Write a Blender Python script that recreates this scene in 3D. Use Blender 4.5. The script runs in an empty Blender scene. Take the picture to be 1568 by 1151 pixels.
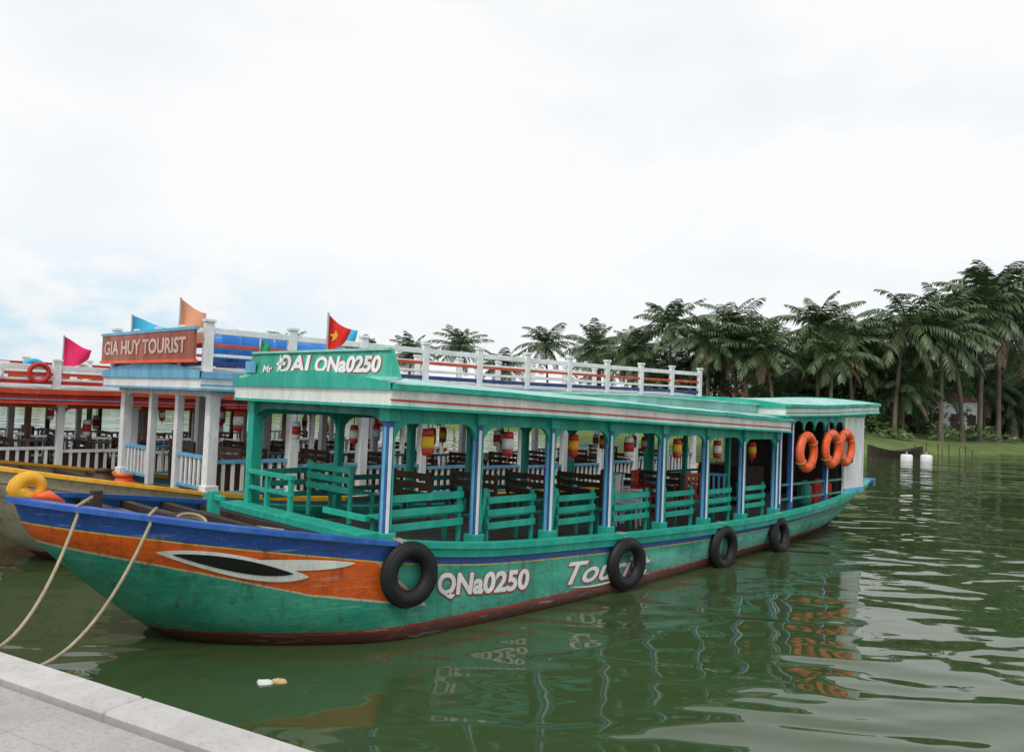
import bpy, math, random
from mathutils import Matrix, Vector
random.seed(7)
sc=bpy.context.scene
sc.view_settings.view_transform='Standard'
sc.view_settings.look='None'
sc.view_settings.exposure=0
COL=bpy.context.collection
rad=math.radians

# ------------------------------------------------------------ helpers
def herm(tab):
    xs=[a for a,b in tab]; ys=[b for a,b in tab]; n=len(xs)
    m=[]
    for i in range(n):
        if i==0: m.append((ys[1]-ys[0])/(xs[1]-xs[0]))
        elif i==n-1: m.append((ys[-1]-ys[-2])/(xs[-1]-xs[-2]))
        else: m.append((ys[i+1]-ys[i-1])/(xs[i+1]-xs[i-1]))
    def f(x):
        if x<=xs[0]: return ys[0]
        if x>=xs[-1]: return ys[-1]
        for i in range(n-1):
            if x<=xs[i+1]:
                h=xs[i+1]-xs[i]; t=(x-xs[i])/h
                return ((2*t**3-3*t*t+1)*ys[i]+(t**3-2*t*t+t)*h*m[i]+(-2*t**3+3*t*t)*ys[i+1]+(t**3-t*t)*h*m[i+1])
    return f
def sm(x):
    x=max(0,min(1,x)); return x*x*(3-2*x)
def lerp(a,b,t): return a+(b-a)*t

class NT:
    def __init__(s,mat):
        s.t=mat.node_tree
    def n(s,ty,**k):
        nd=s.t.nodes.new(ty)
        for a,b in k.items(): setattr(nd,a,b)
        return nd
    def l(s,a,b): s.t.links.new(a,b)
    def m(s,op,a,b=0.0,c=0.0):
        nd=s.t.nodes.new('ShaderNodeMath'); nd.operation=op
        for i,v in enumerate((a,b,c)):
            if isinstance(v,(int,float)): nd.inputs[i].default_value=v
            else: s.l(v,nd.inputs[i])
        return nd.outputs[0]
    def mix(s,f,a,b,bt='MIX'):
        nd=s.t.nodes.new('ShaderNodeMix'); nd.data_type='RGBA'; nd.blend_type=bt
        for i,v in ((0,f),(6,a),(7,b)):
            if isinstance(v,(int,float)): nd.inputs[i].default_value=v
            elif isinstance(v,tuple): nd.inputs[i].default_value=(v[0],v[1],v[2],1)
            else: s.l(v,nd.inputs[i])
        return nd.outputs[2]
    def noise(s,vec,scale,detail=4,rough=.6):
        nd=s.n('ShaderNodeTexNoise'); nd.inputs['Scale'].default_value=scale
        nd.inputs['Detail'].default_value=detail; nd.inputs['Roughness'].default_value=rough
        s.l(vec,nd.inputs['Vector']); return nd.outputs[0]
    def ramp(s,v,a,b):
        nd=s.n('ShaderNodeMapRange'); nd.inputs[1].default_value=a; nd.inputs[2].default_value=b
        s.l(v,nd.inputs[0]); return nd.outputs[0]
def newmat(name):
    m=bpy.data.materials.new(name); m.use_nodes=True
    return m,NT(m),m.node_tree.nodes['Principled BSDF']

MC={}
def paint(name,c,rough=.45,grime=.35,metal=0,stretch=(1,1,.3),bump=.25):
    if name in MC: return MC[name]
    m,t,p=newmat(name)
    tc=t.n('ShaderNodeTexCoord'); mp=t.n('ShaderNodeMapping')
    mp.inputs['Scale'].default_value=stretch
    t.l(tc.outputs['Object'],mp.inputs[0])
    n1=t.noise(mp.outputs[0],3.1,4,.65); n2=t.noise(mp.outputs[0],26,3,.7)
    f1=t.ramp(n1,.44,.68); f2=t.ramp(n2,.55,.67)
    g=min(1,grime*1.6)
    dark=(c[0]*.42+.02,c[1]*.42+.016,c[2]*.42+.01)
    lite=(min(1,c[0]*1.1+.08),min(1,c[1]*1.1+.08),min(1,c[2]*1.1+.075))
    if sum(c)<.2: lite=tuple(x*1.6+.006 for x in c); dark=tuple(x*.5+.003 for x in c)
    col=t.mix(t.m('MULTIPLY',f1,g*.75),tuple(c),dark)
    col=t.mix(t.m('MULTIPLY',t.ramp(n1,.5,.32),.45),col,lite)
    col=t.mix(t.m('MULTIPLY',f2,g*.85),col,dark)
    t.l(col,p.inputs['Base Color'])
    p.inputs['Metallic'].default_value=metal
    t.l(t.m('ADD',t.m('MULTIPLY',f1,.25),rough),p.inputs['Roughness'])
    b=t.n('ShaderNodeBump'); b.inputs['Strength'].default_value=bump; b.inputs['Distance'].default_value=.01
    t.l(n2,b.inputs['Height']); t.l(b.outputs[0],p.inputs['Normal'])
    MC[name]=m; return m

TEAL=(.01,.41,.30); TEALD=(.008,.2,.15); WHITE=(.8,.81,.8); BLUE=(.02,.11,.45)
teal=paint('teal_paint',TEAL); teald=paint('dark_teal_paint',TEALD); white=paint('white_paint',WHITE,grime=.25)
cream=paint('cream_paint',(.78,.82,.75),grime=.28); blue=paint('blue_paint',BLUE); red=paint('red_paint',(.55,.025,.02))
ltblue=paint('light_blue_paint',(.14,.44,.66)); navy=paint('navy_paint',(.015,.04,.18)); dblue=paint('post_blue_paint',(.02,.11,.34))
orange=paint('orange_paint',(.85,.11,.015),grime=.15); yellow=paint('yellow_paint',(.85,.42,.015),grime=.3)
wood=paint('brown_wood',(.1,.045,.025),.55,.5); dwood=paint('dark_wood',(.04,.024,.017),.6,.5)
deckm=paint('grey_deck_boards',(.16,.15,.13),.7,.6,stretch=(.3,3,1))
rooft=paint('roof_sheet_teal',(.34,.62,.56),.5,.4,stretch=(.4,1,1))
roofg=paint('roof_sheet_grey',(.4,.42,.42),.6,.5)
rubber=paint('tyre_rubber',(.006,.006,.007),.6,.4)
ropem=paint('rope_fibre',(.42,.34,.22),.9,.3)
pink=paint('orange_brown_board',(.36,.085,.045),grime=.35); redlet=paint('sign_red',(.4,.04,.03))
cyan=paint('cyan_cloth',(.05,.45,.7),.8,.1); magenta=paint('magenta_cloth',(.75,.02,.12),.8,.1)
peach=paint('peach_cloth',(.75,.35,.2),.8,.1); flagred=paint('red_cloth',(.65,.015,.01),.8,.1)
gold=paint('gold_cloth',(.8,.5,.02),.8,.1); black=paint('black_paint',(.008,.008,.008),.4,.1)
ltgreen=paint('pale_green_board',(.3,.64,.54),.5,.3); signm=paint('sign_board_green',(.02,.42,.29),.45,.5)
steel=paint('galvanised_pole',(.4,.4,.4),.4,.3,.6)

class MB:
    def __init__(s,name,parent=None,mats=()):
        s.name=name; s.parent=parent; s.mats=list(mats); s.v=[]; s.f=[]; s.mi=[]; s.uv=None
    def idx(s,m):
        if m not in s.mats: s.mats.append(m)
        return s.mats.index(m)
    def add(s,vs,fs,mat):
        o=len(s.v); s.v+= [tuple(v) for v in vs]; k=s.idx(mat)
        for f in fs: s.f.append(tuple(i+o for i in f)); s.mi.append(k)
    def box(s,c,size,mat,R=None):
        hx,hy,hz=[a/2 for a in size]; c=Vector(c)
        vs=[Vector((x,y,z)) for z in(-hz,hz) for y in(-hy,hy) for x in(-hx,hx)]
        if R is not None: vs=[R@v for v in vs]
        vs=[v+c for v in vs]
        s.add(vs,[(0,2,3,1),(4,5,7,6),(0,1,5,4),(2,6,7,3),(0,4,6,2),(1,3,7,5)],mat)
    def beam(s,a,b,w,h,mat):
        a=Vector(a);b=Vector(b);d=(b-a);L=d.length
        x=d.normalized(); up=Vector((0,0,1))
        if abs(x.z)>.95: up=Vector((1,0,0))
        y=up.cross(x).normalized(); z=x.cross(y)
        R=Matrix((x,y,z)).transposed()
        s.box((a+b)/2,(L,w,h),mat,R)
    def tube(s,pts,r,mat,seg=8,radii=None):
        pts=[Vector(p) for p in pts]; vs=[];fs=[]
        n=len(pts); prev=None
        for i,p in enumerate(pts):
            d=(pts[min(i+1,n-1)]-pts[max(i-1,0)]).normalized()
            if prev is None:
                up=Vector((0,0,1)) if abs(d.z)<.9 else Vector((1,0,0))
                a=up.cross(d).normalized()
            else: a=(prev-d*prev.dot(d)).normalized()
            prev=a; b=d.cross(a); rr=radii[i] if radii else r
            for k in range(seg):
                t=2*math.pi*k/seg; vs.append(p+a*math.cos(t)*rr+b*math.sin(t)*rr)
        for i in range(n-1):
            for k in range(seg):
                k2=(k+1)%seg; fs.append((i*seg+k,i*seg+k2,(i+1)*seg+k2,(i+1)*seg+k))
        fs.append(tuple(range(seg))[::-1]); fs.append(tuple((n-1)*seg+k for k in range(seg)))
        s.add(vs,fs,mat)
    def lathe(s,c,prof,mat,seg=20,R=None):
        c=Vector(c); vs=[];fs=[]
        for r,z in prof:
            for k in range(seg):
                t=2*math.pi*k/seg; v=Vector((r*math.cos(t),r*math.sin(t),z))
                if R is not None: v=R@v
                vs.append(c+v)
        for i in range(len(prof)-1):
            for k in range(seg):
                k2=(k+1)%seg; fs.append((i*seg+k,i*seg+k2,(i+1)*seg+k2,(i+1)*seg+k))
        s.add(vs,fs,mat)
    def sweep(s,pts,w,h,mat,oy=0,oz=0):
        pts=[Vector(p) for p in pts]; n=len(pts); vs=[];fs=[]
        for i,p in enumerate(pts):
            d=(pts[min(i+1,n-1)]-pts[max(i-1,0)]); d.z=0; d.normalize()
            o=Vector((d.y,-d.x,0))
            q=p+o*oy+Vector((0,0,oz))
            for a,b in((-.5,-.5),(.5,-.5),(.5,.5),(-.5,.5)):
                vs.append(q+o*a*w+Vector((0,0,b*h)))
        for i in range(n-1):
            for k in range(4):
                k2=(k+1)%4; fs.append((i*4+k,(i+1)*4+k,(i+1)*4+k2,i*4+k2))
        fs.append((0,1,2,3)); fs.append((n*4-1,n*4-2,n*4-3,n*4-4))
        s.add(vs,fs,mat)
    def arch(s,A,B,ztop,zm,zc,th,mat,cw=.3,n=20,scal=0):
        A=Vector((A[0],A[1],0));B=Vector((B[0],B[1],0));d=B-A;L=d.length;u=d/L;o=Vector((u.y,-u.x,0))*th/2
        xs=sorted(set([0,cw*.08,cw*.2,cw*.4,cw*.6,cw*.8,cw,L-cw,L-cw*.8,L-cw*.6,L-cw*.4,L-cw*.2,L-cw*.08,L]+[cw+(L-2*cw)*i/n for i in range(n+1)]))
        vs=[];fs=[]
        for x in xs:
            e=min(x,L-x)
            if e<cw:
                t=1-e/cw; zz=lerp(zm,zc,1-math.sqrt(max(0,1-t*t)))
            else:
                zz=zm
            tz=ztop(x/L) if callable(ztop) else ztop
            p=A+u*x
            vs+=[p+o+Vector((0,0,tz)),p+o+Vector((0,0,zz)),p-o+Vector((0,0,zz)),p-o+Vector((0,0,tz))]
        for i in range(len(xs)-1):
            for k in range(4):
                k2=(k+1)%4; fs.append((i*4+k,i*4+k2,(i+1)*4+k2,(i+1)*4+k))
        s.add(vs,fs,mat)
    def done(s,bevel=0,smooth=False,uvs=None):
        me=bpy.data.meshes.new(s.name); me.from_pydata(s.v,[],s.f)
        for m in s.mats: me.materials.append(m)
        me.polygons.foreach_set('material_index',s.mi)
        if smooth: me.polygons.foreach_set('use_smooth',[True]*len(me.polygons))
        if uvs:
            ul=me.uv_layers.new(name='UVMap')
            for lp in me.loops: ul.data[lp.index].uv=uvs[lp.vertex_index]
        me.update()
        o=bpy.data.objects.new(s.name,me); COL.objects.link(o)
        if s.parent: o.parent=s.parent
        if bevel:
            b=o.modifiers.new('bevel','BEVEL'); b.width=bevel; b.segments=1; b.limit_method='ANGLE'
        return o

def text_raw(txt,size,offset,shear):
    cu=bpy.data.curves.new('t','FONT'); cu.body=txt; cu.size=size; cu.offset=offset; cu.shear=shear
    cu.resolution_u=4
    o=bpy.data.objects.new('t',cu); COL.objects.link(o)
    bpy.context.view_layer.update()
    dg=bpy.context.evaluated_depsgraph_get()
    me=bpy.data.meshes.new_from_object(o.evaluated_get(dg))
    vs=[v.co.copy() for v in me.vertices]; fs=[tuple(p.vertices) for p in me.polygons]
    bpy.data.objects.remove(o); return vs,fs
def text_mesh(txt,size,offset,shear=0):
    # outline offsetting can throw spikes on some glyphs: keep only clean results
    v0,f0=text_raw(txt,size,0,shear)
    x0=min(v.x for v in v0);x1=max(v.x for v in v0);y0=min(v.y for v in v0);y1=max(v.y for v in v0)
    for k in (1,1.25,.8,1.5,.6,1.8,.4):
        of=offset*k; vs,fs=text_raw(txt,size,of,shear); g=of*2.2+.004
        if min(v.x for v in vs)>x0-g*2 and max(v.x for v in vs)<x1+g*2 and min(v.y for v in vs)>y0-g*1.5 and max(v.y for v in vs)<y1+g*1.5:
            return vs,fs
    return v0,f0
def put_text(mb,txt,size,fn,mat,offset=.01,width=None,shear=0,back=None,backoff=.02):
    vs,fs=text_mesh(txt,size,offset,shear)
    mx=max(v.x for v in vs); mn=min(v.x for v in vs); k=(width/(mx-mn)) if width else 1
    if back:
        v2,f2=text_mesh(txt,size,backoff,shear)
        mb.add([fn((v.x-mn)*k+.006,v.y-.006,.004) for v in v2],f2,back)
    mb.add([fn((v.x-mn)*k,v.y,.009) for v in vs],fs,mat)

def empty(name,loc=(0,0,0),rz=0,parent=None):
    e=bpy.data.objects.new(name,None); COL.objects.link(e); e.location=loc; e.rotation_euler=(0,0,rz)
    e.empty_display_size=.2
    if parent: e.parent=parent
    return e

# ------------------------------------------------------------ hull
sheer0=herm([(-3.5,1.56),(-2.7,1.45),(-2.2,1.37),(-1,1.2),(0,1.06),(1.4,.92),(3,.84),(5,.76),(8,.69),(10,.7),(12,.77),(14.4,.94),(15.8,1.06)])
gw=herm([(-3.5,1.75),(0,1.86),(2,1.9),(6,1.88),(10,1.78),(13,1.65),(15,1.4),(15.8,1.2)])
wl=herm([(-3.5,1.75),(0,1.88),(2,1.95),(5,1.88),(8,1.66),(10.6,1.43),(13,1.1),(15.8,.6)])
sst=herm([(-.35,-1.2),(0,-1.85),(.52,-2.5),(1.21,-3.2),(1.6,-3.38)])
ZB=-.35
def S(sn,t,off=0):
    sh=sheer0(sn); z=ZB+t*(sh-ZB)
    x=sn+(sst(z)+3.5)*(1-sm((sn+3.5)/5))
    x-=1.3*(1-max(0,min(1,(z-ZB)/(sh-ZB))))*sm((sn-12)/3.8)
    xi=max(0,min(1,(sn+3.5)/3.4)); F=(1-(1-xi)**2)**(.5+.2*t)
    k=max(0,min(1,z/sh)); hw=lerp(wl(sn),gw(sn),k**.7)*F
    if z<0: hw*=(1+z*.9)
    return Vector((x,-hw,z))
def Sd(sn,d,off=0,side=1):
    def g(a,b): return S(a,1-b/(sheer0(a)-ZB))
    p=g(sn,d)
    if off:
        e=.02; du=g(sn+e,d)-g(sn-e,d); dv=g(sn,d-e)-g(sn,d+e)
        n=du.cross(dv).normalized()
        p=p+n*off
    return Vector((p.x,p.y*side,p.z))

def hull_mat(name,main,stripe,bow,line,bottom=(.06,.02,.015),bowend=-.55,pale=None):
    m,t,p=newmat(name)
    uv=t.n('ShaderNodeUVMap'); sp=t.n('ShaderNodeSeparateXYZ'); t.l(uv.outputs[0],sp.inputs[0])
    tc=t.n('ShaderNodeTexCoord'); so=t.n('ShaderNodeSeparateXYZ'); t.l(tc.outputs['Object'],so.inputs[0])
    s,d=sp.outputs[0],sp.outputs[1]; z=so.outputs[2]
    wob=t.m('MULTIPLY',t.m('SUBTRACT',t.noise(tc.outputs['Object'],5,3),.5),.02)
    d2=t.m('ADD',d,wob)
    def band(v,a,b): return t.m('MULTIPLY',t.m('GREATER_THAN',v,a),t.m('LESS_THAN',v,b))
    mp=t.n('ShaderNodeMapping'); mp.inputs['Scale'].default_value=(.6,.6,1.3); t.l(tc.outputs['Object'],mp.inputs[0])
    n1=t.noise(mp.outputs[0],1.6,6,.7); n2=t.noise(mp.outputs[0],13,5,.75); n3=t.noise(tc.outputs['Object'],45,3,.6)
    lite=tuple(min(1,c*1.45+.05) for c in main)
    col=t.mix(t.ramp(n1,.38,.62),tuple(main),lite)
    col=t.mix(t.m('MULTIPLY',t.ramp(n2,.53,.7),.62),col,tuple(c*.42+.01 for c in main))
    if pale:  # paler patches low on the hull, stronger towards the stern
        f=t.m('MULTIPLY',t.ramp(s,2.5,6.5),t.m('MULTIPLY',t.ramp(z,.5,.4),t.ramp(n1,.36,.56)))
        col=t.mix(t.m('MULTIPLY',f,.8),col,pale)
    lo=t.m('ADD',.4,t.m('MULTIPLY',t.ramp(s,-3.5,-1.6),.27))
    be=t.m('ADD',t.m('MULTIPLY',t.m('POWER',t.m('MAXIMUM',d2,.01),1.6),1.5),bowend-.1)
    ins=t.m('MULTIPLY',t.m('GREATER_THAN',d2,.2),t.m('LESS_THAN',d2,lo))
    om=t.m('MULTIPLY',ins,t.m('LESS_THAN',s,be))
    ocol=t.mix(t.m('MULTIPLY',t.ramp(n2,.46,.7),.8),tuple(bow),tuple(c*.5+.01 for c in bow))
    ocol=t.mix(t.m('MULTIPLY',t.ramp(n1,.52,.68),.55),ocol,(bow[0]*.5,bow[1]*.7,bow[2]+.02))
    col=t.mix(om,col,ocol)
    wm=t.m('MULTIPLY',t.m('MULTIPLY',t.m('GREATER_THAN',d2,t.m('SUBTRACT',lo,.004)),t.m('LESS_THAN',d2,t.m('ADD',lo,.024))),t.m('LESS_THAN',s,t.m('ADD',be,.02)))
    em=t.m('MULTIPLY',ins,t.m('MULTIPLY',t.m('LESS_THAN',s,t.m('ADD',be,.05)),t.m('GREATER_THAN',s,be)))
    col=t.mix(t.m('MULTIPLY',t.m('MAXIMUM',wm,em),t.ramp(n3,.35,.45)),col,(.66,.5,.33))
    stc=t.mix(t.ramp(n2,.5,.72),tuple(stripe),tuple(c*.4+.02 for c in stripe))
    col=t.mix(band(d,.03,.205),col,stc)
    col=t.mix(t.m('MULTIPLY',band(d,.205,.222),t.ramp(n2,.62,.55)),col,tuple(line))
    zz=t.m('ADD',z,t.m('MULTIPLY',wob,2.5))
    col=t.mix(t.m('MULTIPLY',t.m('MULTIPLY',t.ramp(zz,.4,.14),t.ramp(n2,.35,.6)),.6),col,(.05,.06,.035))
    col=t.mix(band(zz,.13,.165),col,(.28,.03,.02))
    col=t.mix(t.m('LESS_THAN',zz,.13),col,t.mix(n2,tuple(bottom),tuple(c*2.2 for c in bottom)))
    chip=t.m('MULTIPLY',t.ramp(n3,.62,.67),t.ramp(n1,.44,.58))
    col=t.mix(t.m('MULTIPLY',chip,.5),col,(.4,.42,.36))
    mp2=t.n('ShaderNodeMapping'); mp2.inputs['Scale'].default_value=(7,7,.5); t.l(tc.outputs['Object'],mp2.inputs[0])
    st=t.noise(mp2.outputs[0],1.0,4,.7)
    col=t.mix(t.m('MULTIPLY',t.ramp(st,.54,.7),.6),col,(.06,.05,.035))
    mp3=t.n('ShaderNodeMapping'); mp3.inputs['Scale'].default_value=(.5,.5,9); t.l(tc.outputs['Object'],mp3.inputs[0])
    sc_=t.noise(mp3.outputs[0],3.0,4,.75)
    col=t.mix(t.m('MULTIPLY',t.ramp(sc_,.6,.67),.42),col,(.4,.47,.42))
    t.l(col,p.inputs['Base Color'])
    t.l(t.m('ADD',t.m('MULTIPLY',n2,.3),.28),p.inputs['Roughness'])
    fr=t.m('FRACT',t.m('MULTIPLY',d,6.2)); seam=t.m('LESS_THAN',t.m('ABSOLUTE',t.m('SUBTRACT',fr,.5)),.03)
    h=t.m('SUBTRACT',t.m('MULTIPLY',n2,.6),seam)
    b=t.n('ShaderNodeBump'); b.inputs['Strength'].default_value=.45; b.inputs['Distance'].default_value=.012
    t.l(h,b.inputs['Height']); t.l(b.outputs[0],p.inputs['Normal'])
    return m

def build_hull(par,mat,capmat,capbow,railmat,capsplit=-.4):
    sns=[-3.5+3.4*(i/26)**1.8 for i in range(26)]+[-.1+15.9*i/70 for i in range(71)]
    NTt=16
    mb=MB('hull',par,[mat]); uvs=[]
    for side in(1,-1):
        base=len(mb.v)
        for sn in sns:
            for j in range(NTt+1):
                t=j/NTt; p=S(sn,t); mb.v.append((p.x,p.y*side,p.z)); uvs.append((sn,(1-t)*(sheer0(sn)-ZB)))
        for i in range(len(sns)-1):
            for j in range(NTt):
                a=base+i*(NTt+1)+j; b=a+NTt+1
                f=(a,b,b+1,a+1) if side==1 else (a,a+1,b+1,b)
                mb.f.append(f); mb.mi.append(0)
    n=len(sns); o2=n*(NTt+1)
    for j in range(NTt):
        a=(n-1)*(NTt+1)+j; b=o2+a
        mb.f.append((a,b,b+1,a+1)); mb.mi.append(0)
    mb.done(smooth=True,uvs=uvs)
    mb=MB('deck',par)
    vs=[];fs=[]
    ds=[s for s in sns if s>-3.4]
    for sn in ds:
        p=Sd(sn,.12); vs+= [(p.x,p.y+.015,p.z),(p.x,-p.y-.015,p.z)]
    for i in range(len(ds)-1): fs.append((2*i,2*i+2,2*i+3,2*i+1))
    mb.add(vs,fs,deckm)
    for sn in(-2.6,-2.0,-1.4,-.8):
        p=Sd(sn,.06); mb.box((p.x,0,p.z),(.09,-2*p.y-.1,.07),dwood)
    mb.done()
    mb=MB('gunwale',par)
    for side in(1,-1):
        aft=[Sd(s,0,0,side) for s in sns if s>=capsplit]; bow=[Sd(s,0,0,side) for s in sns if s<=capsplit+.2]
        mb.sweep(aft,.16,.07,capmat,oy=.0,oz=.02); mb.sweep(bow,.13,.05,capbow,oz=.015)
        aft=[Sd(s,.07,.02,side) for s in sns if s>=capsplit]
        mb.sweep(aft,.05,.09,railmat)
    mb.done(smooth=False)

def torus(mb,c,Rr,r,mat,R,flat=1.0,seg=30,sub=10):
    prof=[(Rr+r*math.cos(2*math.pi*k/sub),flat*r*math.sin(2*math.pi*k/sub)) for k in range(sub+1)]
    mb.lathe(c,prof,mat,seg,R)

RY=Matrix.Rotation(rad(90),3,'X')

def roof_part(mb,x0,x1,zf,hw,top,edge,band,line,camber=.14,edgeh=.1,bandh=.18,n=16,ceil=None):
    vs=[];fs=[];m=8
    for i in range(n+1):
        x=lerp(x0,x1,i/n)
        for j in range(m+1):
            y=lerp(-hw,hw,j/m); vs.append((x,y,zf(x)+camber*(1-(y/hw)**2)))
    for i in range(n):
        for j in range(m):
            a=i*(m+1)+j; fs.append((a,a+m+1,a+m+2,a+1))
    mb.add(vs,fs,top)
    vs=[];fs=[]
    for i in range(n+1):
        x=lerp(x0,x1,i/n); vs+=[(x,-hw+.05,zf(x)-edgeh-bandh+.03),(x,hw-.05,zf(x)-edgeh-bandh+.03)]
    for i in range(n): fs.append((2*i,2*i+1,2*i+3,2*i+2))
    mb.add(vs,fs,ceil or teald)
    for sg in(-1,1):
        xs=[lerp(x0,x1,i/n) for i in range(n+1)]
        wv=[.006*math.sin(x*2.1+sg)+.004*math.sin(x*5.3) for x in xs]
        P=[(x,sg*(hw+w_*.6),zf(x)+w_) for x,w_ in zip(xs,wv)]
        mb.sweep(P,.07,edgeh,edge,oz=-edgeh/2+.012)
        P2=[(x,sg*(hw-.045),zf(x)) for x in xs]
        mb.sweep(P2,.05,bandh,band,oz=-edgeh-bandh/2+.01)
        mb.sweep([(x,sg*(hw-.02),zf(x)) for x in xs],.03,.02,line,oz=-edgeh-bandh*.55)
        mb.sweep([(x,sg*(hw-.01),zf(x)) for x in xs],.05,.035,edge,oz=-edgeh-bandh+.012)
    for x,sg in((x0,-1),(x1,1)):
        z=zf(x)
        vs=[];fs=[]
        for j in range(m+1):
            y=lerp(-hw,hw,j/m); zz=z+camber*(1-(y/hw)**2)+.012
            vs+=[(x+sg*.03,y,zz),(x+sg*.03,y,z-edgeh),(x-sg*.03,y,z-edgeh),(x-sg*.03,y,zz)]
        for j in range(m):
            for k in range(4): k2=(k+1)%4; fs.append((j*4+k,j*4+k2,(j+1)*4+k2,(j+1)*4+k))
        mb.add(vs,fs,edge)
        mb.box((x-sg*.03,0,z-edgeh-bandh/2+.01),(.05,2*hw-.06,bandh),band)
        mb.box((x-sg*.01,0,z-edgeh-bandh+.012),(.05,2*hw-.03,.035),edge)

def lantern(mb,x,y,z,cols,k=1.0):
    k*=.78
    mb.tube([(x,y,z+.16*k),(x,y,z+.75*k)],.006,black,5)
    zz=z+.16*k
    for i,(c,h,r0,r1) in enumerate(((cols[0],.1,.07,.085),(cols[1],.16,.088,.088),(cols[2],.1,.085,.07))):
        mb.lathe((x,y,zz-h*k),[(0.001,h*k),(r0*k,h*k),((r0+r1)/2*k*1.04,h*k/2),(r1*k,0),(0.001,0)],c,14)
        zz-=h*k+.001
    mb.tube([(x,y,zz),(x,y,zz-.1*k)],.012*k,cols[0],5)

ANG=math.atan2(.719,.695)
O1=Vector((-2.504,10.277,0))
DX=Vector((.695,.719,0)); DY=Vector((-.719,.695,0))

# ============================================================ BOAT 1
boat=empty('wooden_tour_boat',O1,ANG)
h1=hull_mat('hull_paint_green',(.012,.26,.17),(.02,.085,.34),(.74,.12,.012),(.65,.45,.05),pale=(.2,.6,.5))
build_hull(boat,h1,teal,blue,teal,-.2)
PX=[0,1.42,2.84,4.2,5.65,7.05,8.4,9.78]
zr=herm([(-.3,2.87),(3.2,2.79),(6.5,2.7),(10,2.61)])
CW=1.55
mb=MB('roof_posts',boat)
for sg in(-1,1):
    for i,x in enumerate(PX):
        z0=sheer0(x)-.02; z1=zr(x)-.26; y=sg*CW
        front=(i==0 and sg==1); w_=.16 if front else .11
        mb.box((x,y,(z0+z1)/2),(w_,w_,z1-z0),teal if (front or sg>0) else dblue)
        if not front and sg<0:
            mb.box((x-.012,y-.058,(z0+z1)/2-.05),(.05,.012,z1-z0-.35),white)
            mb.box((x-.058,y+.0,(z0+z1)/2-.05),(.012,.05,z1-z0-.35),ltblue)
            mb.box((x+.04,y-.057,(z0+z1)/2),(.022,.01,z1-z0-.3),teal)
        mb.box((x,y,z0+.06),(.19,.19,.14),teal)
        mb.box((x,y,z1-.06),(.18,.18,.2),teal)
for y in(.55,-.5):
    z0=sheer0(9.8)-.05; mb.box((9.78,y,(z0+2.5)/2),(.09,.09,2.5-z0),teal)
mb.done(bevel=.008)
mb=MB('arched_fascia',boat)
for sg in(-1,1):
    for i in range(len(PX)-1):
        a,b=PX[i],PX[i+1]
        mb.arch((a+.055,sg*(CW+.01)),(b-.055,sg*(CW+.01)),lambda t,a=a,b=b:zr(lerp(a,b,t))-.24,zr((a+b)/2)-.43,zr((a+b)/2)-.68,.05,teal,cw=.24)
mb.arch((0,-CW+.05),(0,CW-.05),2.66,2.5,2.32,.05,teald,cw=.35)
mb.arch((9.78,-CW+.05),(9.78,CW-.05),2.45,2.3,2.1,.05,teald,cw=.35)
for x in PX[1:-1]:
    mb.box((x,0,zr(x)-.33),(.07,2*CW-.1,.09),teald)
mb.done()
mb=MB('roof',boat)
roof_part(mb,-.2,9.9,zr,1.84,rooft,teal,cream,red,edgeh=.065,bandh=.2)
mb.box((7.6,.1,2.77),(4.3,2.5,.26),rooft,Matrix.Rotation(rad(.6),3,'Y'))
mb.box((7.6,.1,2.915),(4.4,2.64,.03),ltgreen,Matrix.Rotation(rad(.6),3,'Y'))
mb.done()
zr2=herm([(9.7,2.9),(12,2.95),(14.9,3.06)])
mb=MB('stern_house',boat)
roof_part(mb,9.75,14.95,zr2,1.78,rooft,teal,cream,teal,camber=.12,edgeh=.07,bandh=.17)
mb.box((10.02,0,2.75),(.05,3.3,.3),rooft)
for sg in(-1,1):
    for x in (9.95,10.5,12.3):
        z0=sheer0(x)-.02; mb.box((x,sg*CW,(z0+2.7)/2),(.1,.1,2.7-z0),dblue if sg<0 else teal)
        mb.box((x-.02,sg*(CW+.053),(z0+2.7)/2),(.05,.012,2.3-z0),white)
    for i in range(6):
        a=9.95+i*.55; b=a+.55
        mb.arch((a+.003,sg*(CW+.02)),(b-.003,sg*(CW+.02)),2.74,2.58,2.38,.05,teal,cw=.24)
    for h in(.2,.5): mb.box((11.6,sg*CW,.75+h),(3.2,.04,.05),teald)
    mb.box((13.9,sg*(CW+.0),1.86),(1.2,.06,1.95),white)
    mb.box((13.9,sg*(CW+.035),.97),(1.22,.03,.12),ltblue)
    mb.box((13.9,sg*(CW+.035),2.76),(1.24,.03,.12),teal)
    for q in(13.5,13.9,14.3): mb.box((q,sg*(CW+.034),1.88),(.02,.012,1.6),cream)
mb.box((13.25,0,1.8),(.05,2.9,1.9),dwood)
mb.box((14.48,0,1.8),(.05,2.9,1.9),white)
for x,c in((12.6,red),(11.9,teald),(13.0,red)):
    mb.lathe((x,-1.25,.7),[(.001,0),(.14,0),(.16,.05),(.16,.42),(.12,.47),(.06,.5),(.06,.56),(.001,.56)],c,14)
mb.box((11.4,.3,1.1),(.9,1.2,.8),dwood)
mb.done(bevel=.006)
mb=MB('stern_platform',boat)
mb.box((15.35,0,1.06),(1.7,2.5,.08),blue); mb.box((16.23,0,1.02),(.06,2.5,.2),ltblue)
for y in(-1.1,0,1.1): mb.beam((15.5,y,.75),(16.2,y,1.0),.07,.07,blue)
mb.done(bevel=.01)
mb=MB('life_rings',boat)
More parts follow.
